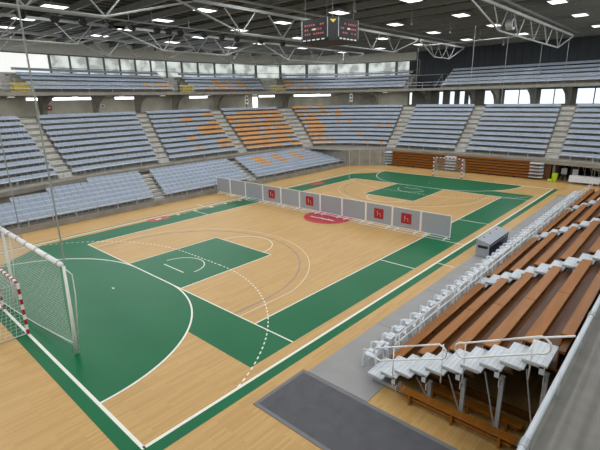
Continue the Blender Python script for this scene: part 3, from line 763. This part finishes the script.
for y, z0, z1 in ((-13.6, .6, 1.5), (-15.0, 1.35, 2.2), (-15.55, 1.6, 2.45), (-17.0, 2.4, 3.15)): hand([(-14.2, y, z0-.3), (-14.2, y, z1)], 'handrail_post', rad=.018)
# front railing beside the chairs
for h in (.98, .72):
    hand([(-13.0, -12.97, h+.1), (19.2, -12.97, h+.1)], 'front_rail', rad=.024)
for k in range(24):
    x = -12.8+k*1.39; hand([(x, -13.0, .25), (x, -13.0, 1.08)], 'front_rail_post', rad=.022)

a = MB(); a.box(XA+.55, XB, -4.54, -4.4, 2.68, 2.75, M_DECK); a.build('deck', ts)
a = MB(); a.box(XA+1.1, XB, -4.56, -4.32, 2.86, 2.9, M_BENCH); a.box(XA+1.1, XB, -4.36, -4.32, 2.3, 2.86, M_BENCH); a.build('bench_plank', ts)
# loose benches standing by the open end of the stand
def low_bench(x, y0, y1, h, label, w=.25):
    t = empty('wooden_bench', (x, (y0+y1)/2, 0)); tag(t, label, 'bench', 'wooden benches at the end of the stand'); L = abs(y1-y0)/2
    a = MB(); a.box(-w/2, w/2, -L, L, h-.05, h, M_BENCH); a.build('seat', t, bevel=.008)
    a = MB(); a.box(-.02, .02, -L+.1, L-.1, h*.35, h*.35+.08, M_BENCH); a.build('rail', t)
    for q in (-L+.35, 0, L-.35): a = MB(); a.box(-w/2+.03, w/2-.03, q-.03, q+.03, 0, h-.05, M_BENCH); a.build('leg', t)
low_bench(-14.22, -13.85, -16.95, .40, 'long low varnished wooden bench, outermost at the open end of the stand')
low_bench(-13.5, -14.2, -16.9, .32, 'long low wooden bench half hidden under the steps of the stand')

# walkway railing on the near right
t = empty('guard_railing', (0, -17.8, 2.78)); tag(t, 'galvanised double pipe railing along the concrete walkway at lower right', 'railing')
for yy, zz, rr in ((-.02, .72, .05), (.03, .42, .035)): a = MB(); a.tube([(-24, yy, zz), (19.5, yy, zz)], rr, M_PIPE, 10); a.build('rail', t, smooth=True)
a = MB(); a.box(-24, 19.5, .1, .16, -.12, .1, M_PIPE); a.build('kick_plate', t)
for k in range(22): a = MB(); x = -23.5+2.0*k; a.tube([(x, 0, 0), (x, 0, .72)], .03, M_GALV, 8); a.build('post', t)
for k in range(8): a = MB(); x = -23.0+5*k; a.tube([(x-.1, -.02, .72), (x+.1, -.02, .72)], .065, M_GALV, 10); a.build('coupling', t)

# ================================================================ WHITE CHAIRS
def chair():
    t = empty('plastic_armchair')
    a = MB(); a.box(-.22, .22, -.2, .22, .41, .445, M_PLASW); a.build('seat', t, bevel=.012)
    a = MB(); T = Matrix.Translation((0, -.21, .44)) @ Matrix.Rotation(radians(12), 4, 'X')
    a.box(-.22, .22, -.02, .015, .3, .42, M_PLASW, T); a.box(-.22, -.18, -.02, .015, 0, .3, M_PLASW, T); a.box(.18, .22, -.02, .015, 0, .3, M_PLASW, T)
    for k in range(4): a.box(-.13+.075*k, -.09+.075*k, -.012, .01, 0, .3, M_PLASW, T)
    a.build('backrest', t, bevel=.01)
    for sx in (-1, 1):
        a = MB(); a.tube([(sx*.25, -.27, .64), (sx*.27, -.1, .66), (sx*.27, .16, .65), (sx*.26, .22, .62)], [.022, .026, .026, .02], M_PLASW, 6); a.build('armrest', t, smooth=True)
        a = MB(); a.hexa([(sx*.26, .2, 0), (sx*.21, .2, 0), (sx*.21, .26, 0), (sx*.26, .26, 0)], [(sx*.27, .15, .63), (sx*.23, .15, .63), (sx*.23, .21, .63), (sx*.27, .21, .63)], M_PLASW); a.build('leg', t)
        a = MB(); a.hexa([(sx*.26, -.32, 0), (sx*.21, -.32, 0), (sx*.21, -.26, 0), (sx*.26, -.26, 0)], [(sx*.26, -.24, .46), (sx*.2, -.24, .46), (sx*.2, -.18, .46), (sx*.26, -.18, .46)], M_PLASW); a.build('leg', t)
    return t
c0 = chair()
NCH = 48
for i in range(NCH):
    x = -13.35+.635*i; y = -12.42+rnd.uniform(-.04, .04); rz = rnd.uniform(-.12, .12)
    o = c0 if i == 0 else dup(c0, (x, y, .015))
    o.location = (x, y, .016); o.rotation_euler = (0, 0, rz)
    lb = 'white armchair in line before the wooden stand, %s' % ('nearest the camera' if i == 0 else 'farthest from the camera' if i == NCH-1 else ordw(i+1)+' from the near end')
    tag(o, lb, 'chair', 'white plastic armchairs beside the wooden stand')

# ================================================================ FENCE ACROSS THE COURT
py = [13.35, 11.43, 9.36, 7.19, 5.08, 3.07, 1.02, -.99, -3.0, -5.05, -7.05, -9.0]
SIGN = {3: 1, 5: 1, 8: 1, 9: 1}
for i in range(11):
    ya, yb = py[i+1], py[i]; w = yb-ya; x = .32
    t = empty('partition_panel', (x, (ya+yb)/2, 0))
    tag(t, 'grey court divider panel %s, %s panel from the left' % ('with a red square sign' if i in SIGN else 'without a sign', ordw(i+1)), 'divider panel', 'grey divider panels across the court')
    h = w/2-.02; z0, z1 = .16, 1.5
    a = MB(); a.box(-.02, .02, -h, -h+.045, z0, z1, M_WHITE); a.box(-.02, .02, h-.045, h, z0, z1, M_WHITE); a.box(-.02, .02, -h+.045, h-.045, z1-.04, z1, M_WHITE); a.box(-.02, .02, -h+.045, h-.045, z0, z0+.035, M_WHITE); a.build('frame', t)
    a = MB(); a.box(-.008, .008, -h+.045, h-.045, z0+.035, z1-.04, M_PANEL); a.build('infill', t)
    a = MB(); a.box(-.02, .02, -h, h, .03, .055, M_WHITE); a.box(-.02, .02, -h+.3, -h+.33, .05, z0, M_WHITE); a.box(-.02, .02, h-.33, h-.3, .05, z0, M_WHITE); a.build('base_bar', t)
    for q in (-h+.3, h-.3): a = MB(); a.box(-.3, .3, q-.03, q+.03, .0, .04, M_WHITE); a.build('foot', t)
    if i in SIGN:
        a = MB(); a.box(-.022, -.008, -.36, .36, .5, 1.18, M_REDW); s_ = a.build('sign', t); s_['label'] = 'red square sign with a white prancing figure'
        a = MB()
        for (p, q2, wd_) in (((.02, 1.02), (.13, .98), .05), ((.12, 1.0), (.08, .82), .06), ((.08, .84), (-.12, .86), .05), ((.07, .84), (.13, .64), .035), ((-.1, .86), (-.15, .64), .035)):
            a.bar((-.026, p[0], p[1]), (-.026, q2[0], q2[1]), wd_, .006, M_WHITE)
        a.build('figure', s_)

# ================================================================ GOALS
def net(mb, A, Bv, C, D, nu, nv, rad=.006, m=M_NET, sag=0):
    A, Bv, C, D = map(Vector, (A, Bv, C, D))
    def q(u, v): p = A.lerp(Bv, u).lerp(D.lerp(C, u), v); return p+Vector((sag*sin(pi*v), 0, 0))
    for i in range(nu+1): mb.tube([q(i/nu, k/4) for k in range(5)], rad, m, 3, False)
    for j in range(nv+1): mb.tube([q(k/6, j/nv) for k in range(7)], rad, m, 3, False)
def striped(a, b, n, name, par):
    mb = MB(); a = Vector(a); b = Vector(b)
    for k in range(n): mb.bar(a.lerp(b, k/n), a.lerp(b, (k+1)/n), .09, .09, M_REDW if k % 2 == 0 else M_WHITE)
    return mb.build(name, par)
def goal(x, sx, label):
    t = empty('handball_goal', (x, 0, 0)); tag(t, label, 'goal', 'handball goals')
    for s_ in (-1, 1): striped((0, s_*1.54, .0), (0, s_*1.54, 2.04), 10, 'post', t)
    striped((0, -1.5, 2.04), (0, 1.5, 2.04), 15, 'crossbar', t)
    for s_ in (-1, 1):
        a = MB(); a.tube([(0, s_*1.54, 2.02), (sx*.5, s_*1.54, 2.0), (sx*.8, s_*1.54, 1.2), (sx*1.1, s_*1.54, .05), (0, s_*1.54, .03)], .022, M_GALV, 6); a.build('side_frame', t)
    a = MB(); a.tube([(sx*1.1, -1.54, .03), (sx*1.1, 1.54, .03)], .022, M_GALV, 6); a.build('ground_bar', t)
    a = MB(); net(a, (sx*.5, -1.5, 2.0), (sx*.5, 1.5, 2.0), (sx*1.1, 1.5, .05), (sx*1.1, -1.5, .05), 20, 14)
    net(a, (0, -1.5, 2.0), (0, 1.5, 2.0), (sx*.5, 1.5, 2.0), (sx*.5, -1.5, 2.0), 20, 4)
    for s_ in (-1, 1): net(a, (0, s_*1.52, 2.0), (sx*.5, s_*1.52, 2.0), (sx*1.08, s_*1.52, .05), (0, s_*1.52, .05), 6, 14)
    a.build('net', t)
goal(20.0, 1, 'red and white handball goal standing at the far end of the court')
goal(-20.0, -1, 'red and white handball goal at the left edge behind the big net frame')
# tall white net frame at lower left
nf = empty('net_frame', (-19.35, -4.36, 0)); tag(nf, 'tall white padded net frame standing in front of the left goal', 'net frame')
d0 = Vector((-.02, 6.6, 0)); P0 = Vector((0, 0, 3.28))
a = MB(); a.tube([P0, P0+d0], .09, M_WHITE, 10); roller = a.build('top_roller', nf, smooth=True)
a = MB(); a.tube([P0+Vector((.1, .0, -.12)), P0+d0+Vector((.1, 0, -.12))], .045, M_GALV, 8); a.build('top_tube', nf, smooth=True)
for s_, k in ((0, 'post'), (1, 'post')):
    b = d0*s_
    a = MB(); a.tube([b+Vector((.06, -.04, 3.2)), b+Vector((.04, -.02, 1.5)), b+Vector((.0, 0, .03))], [.045, .06, .075], M_WHITE, 8); a.build(k, nf, smooth=True)
    a = MB(); a.tube([b+P0+Vector((0, 0, -.02)), b+Vector((.22, -.2, 2.92)), b+Vector((.22, -.18, 2.2)), b+Vector((.08, -.02, .2))], .018, M_WHITE, 6); a.build('stay', nf, smooth=True)
a = MB(); net(a, P0+Vector((-.03, .05, -.1)), P0+d0+Vector((-.03, 0, -.1)), d0+Vector((-.5, 0, .05)), Vector((-.05, .05, .35)), 56, 28, .004, sag=-.05); a.build('net', nf)
a = MB(); a.tube([Vector((-.05, .05, .45)), Vector((-.15, 1.5, .3)), Vector((-.25, 3, .18)), Vector((-.4, 5, .1)), Vector((-.5, 6.6, .06))], .02, M_WHITE, 6); a.build('bottom_rope', nf)
for k in range(7): a = MB(); q = P0+d0*(k/6.5+.02); a.tube([q-Vector((0, .05, 0)), q+Vector((0, .05, 0))], .105, M_GALV, 10); a.build('clamp', roller)

# ================================================================ TEAM BOX
bt = empty('team_box', (-1.35, -11.48, 0)); tag(bt, 'grey box-shaped bench shelter with open dark side facing the white chairs', 'box')
a = MB(); a.hexa([(0, -.33, .74), (3.1, -.33, .74), (3.1, .38, .92), (0, .38, .92)], [(0, -.33, .78), (3.1, -.33, .78), (3.1, .38, .96), (0, .38, .96)], M_BOXG); a.build('top', bt)
a = MB(); a.box(0, 3.1, .33, .37, .03, .92, M_BOXG); a.build('front_panel', bt)
for x in (.0, 3.06):
    a = MB(); a.hexa([(x, -.31, .03), (x+.04, -.31, .03), (x+.04, .33, .03), (x, .33, .03)], [(x, -.31, .75), (x+.04, -.31, .75), (x+.04, .33, .9), (x, .33, .9)], M_BOXG); a.build('end_panel', bt)
a = MB(); a.box(-.02, 0, -.24, .26, .5, .64, M_DARK); a.box(-.015, 0, -.12, .2, .1, .45, M_BOXG); a.build('hand_slot', bt)
a = MB(); a.box(.06, 3.04, -.1, .3, .3, .36, M_BOXD); a.box(.06, 3.04, .22, .32, .36, .8, M_BOXD); a.box(.06, 3.04, -.28, .3, .03, .06, M_BOXD); a.build('inner_bench', bt)
a = MB(); a.tube([(.2, -.31, .62), (2.9, -.31, .62)], .014, M_GALV, 6); a.build('rail', bt)
for x in (.6, 1.5, 2.5): a = MB(); a.tube([(x, .2, .9), (x, .2, .96)], .03, M_DARK, 8); a.build('knob', bt)

# ================================================================ FOLDED FAR STAND
fs_ = empty('folded_stand', (24.25, .6, 0)); tag(fs_, 'folded retractable stand of orange wooden boards against the far wall', 'stand')
for k in range(6):
    z = .1+.29*k; ln = 9.0
    a = MB(); a.box(.0+.03*k, .4, -8.2, 8.6, z+.04, z+.2, M_BENCH); a.build('board', fs_)
    a = MB(); a.box(-.1+.03*k, .3, -8.2, 8.6, z+.21, z+.24, M_BENCH); a.build('bench_edge', fs_)
    a = MB(); a.box(.2+.03*k, .5, -8.2, 8.6, z-.05, z+.04, M_DARK); a.build('painted_gap_shade', fs_)  # dark bar put in as the shade in the gap between boards
a = MB(); a.box(.45, .6, -9.2, 9.4, .05, 1.6, M_DECK); a.build('back_frame', fs_)
for yc in (9.1, .9, -8.0-.0):
    w = .62
    for k in range(5):
        z = .18+.34*k
        a = MB(); a.hexa([(-.22, yc-w, z), (.3, yc-w, z+.0), (.3, yc+w, z), (-.22, yc+w, z)], [(-.28, yc-w, z+.05), (.3, yc-w, z+.2), (.3, yc+w, z+.2), (-.28, yc+w, z+.05)], M_TREAD); a.build('folded_step', fs_)
for y in (-6, -3.5, -1, 3, 5.5, 7.5): a = MB(); a.box(-.12, .1, y-.05, y+.05, 0, .12, M_DARK); a.build('castor', fs_)

# ================================================================ STORED THINGS IN THE FAR RIGHT RECESS
t = empty('folding_table', (23.95, -11.7, 0)); tag(t, 'long white covered table standing before the dark recess at far right', 'table')
a = MB(); a.box(-.35, .35, -1.25, 1.25, .72, .76, M_WHITE); a.build('tabletop', t)
a = MB(); a.box(-.37, -.35, -1.25, 1.25, .2, .76, M_PLASW); a.build('cloth', t)
for x in (-.28, .28):
    for y in (-1.1, 1.1): a = MB(); a.box(x-.025, x+.025, y-.025, y+.025, 0, .72, M_GALV); a.build('leg', t)
t = empty('lime_bin', (24.1, -9.15, 0)); tag(t, 'lime green plastic bin on the floor at the far corner recess', 'bin')
a = MB(); a.tube([(0, 0, 0), (0, 0, .35), (0, 0, .75)], [.2, .24, .27], M_LIME, 12); a.build('body', t); a = MB(); a.box(-.3, .0, .1, .55, 0, .22, M_LIME); a.build('foot_box', t, bevel=.03)
a = MB(); a.tube([(0, 0, .75), (0, 0, .8)], [.29, .26], M_LIME, 12); a.build('lid', t)
t = empty('goal_frame_stack', (26.6, -12.2, 0)); tag(t, 'pile of white tube frames leaning together behind the white table', 'frames')
for k in range(6):
    a = MB(); y = -2.2+.6*k; a.tube([(-.4+.1*k, y, .05), (-.1, y+.4, 1.0+.06*k), (.2, y+2.0, 1.15+.04*k), (.4, y+2.1, .1)], .04, M_WHITE, 6); a.build('frame', t)
for k, (x, y, lb) in enumerate([(25.4, -9.6, 'beside the lime green bin'), (26.3, -10.3, 'in the middle of the recess'), (25.2, -10.6, 'closest to the white table')]):
    t = empty('stacked_chair', (x, y, 0)); tag(t, 'dark chair with pale back stored under the far tier, %s' % lb, 'chair', 'dark chairs stored under the far tier')
    a = MB(); a.box(-.22, .22, -.22, .22, .44, .5, M_DARK); a.build('seat', t); a = MB(); a.box(.18, .23, -.24, .24, .55, 1.15, M_DARK if k == 1 else M_PLASW); a.build('backrest', t)
    for sx in (-.2, .2):
        for sy in (-.2, .2): a = MB(); a.tube([(sx, sy, 0), (sx, sy, .9 if sx > 0 else .44)], .015, M_GALV, 6); a.build('leg', t)
t = empty('white_board', (25.3, -12.6, 0)); tag(t, 'white board propped slanting above the white table in the recess', 'board')
a = MB(); a.hexa([(-.2, -1.2, .9), (.3, -1.2, .9), (.3, .6, 1.3), (-.2, .6, 1.3)], [(-.2, -1.2, 1.0), (.3, -1.2, 1.0), (.3, .6, 1.4), (-.2, .6, 1.4)], M_WHITE); a.build('panel', t)
for y in (-1.0, .4): a = MB(); a.box(-.03, .03, y-.03, y+.03, 0, 1.0 if y < 0 else 1.25, M_GALV); a.build('leg', t)
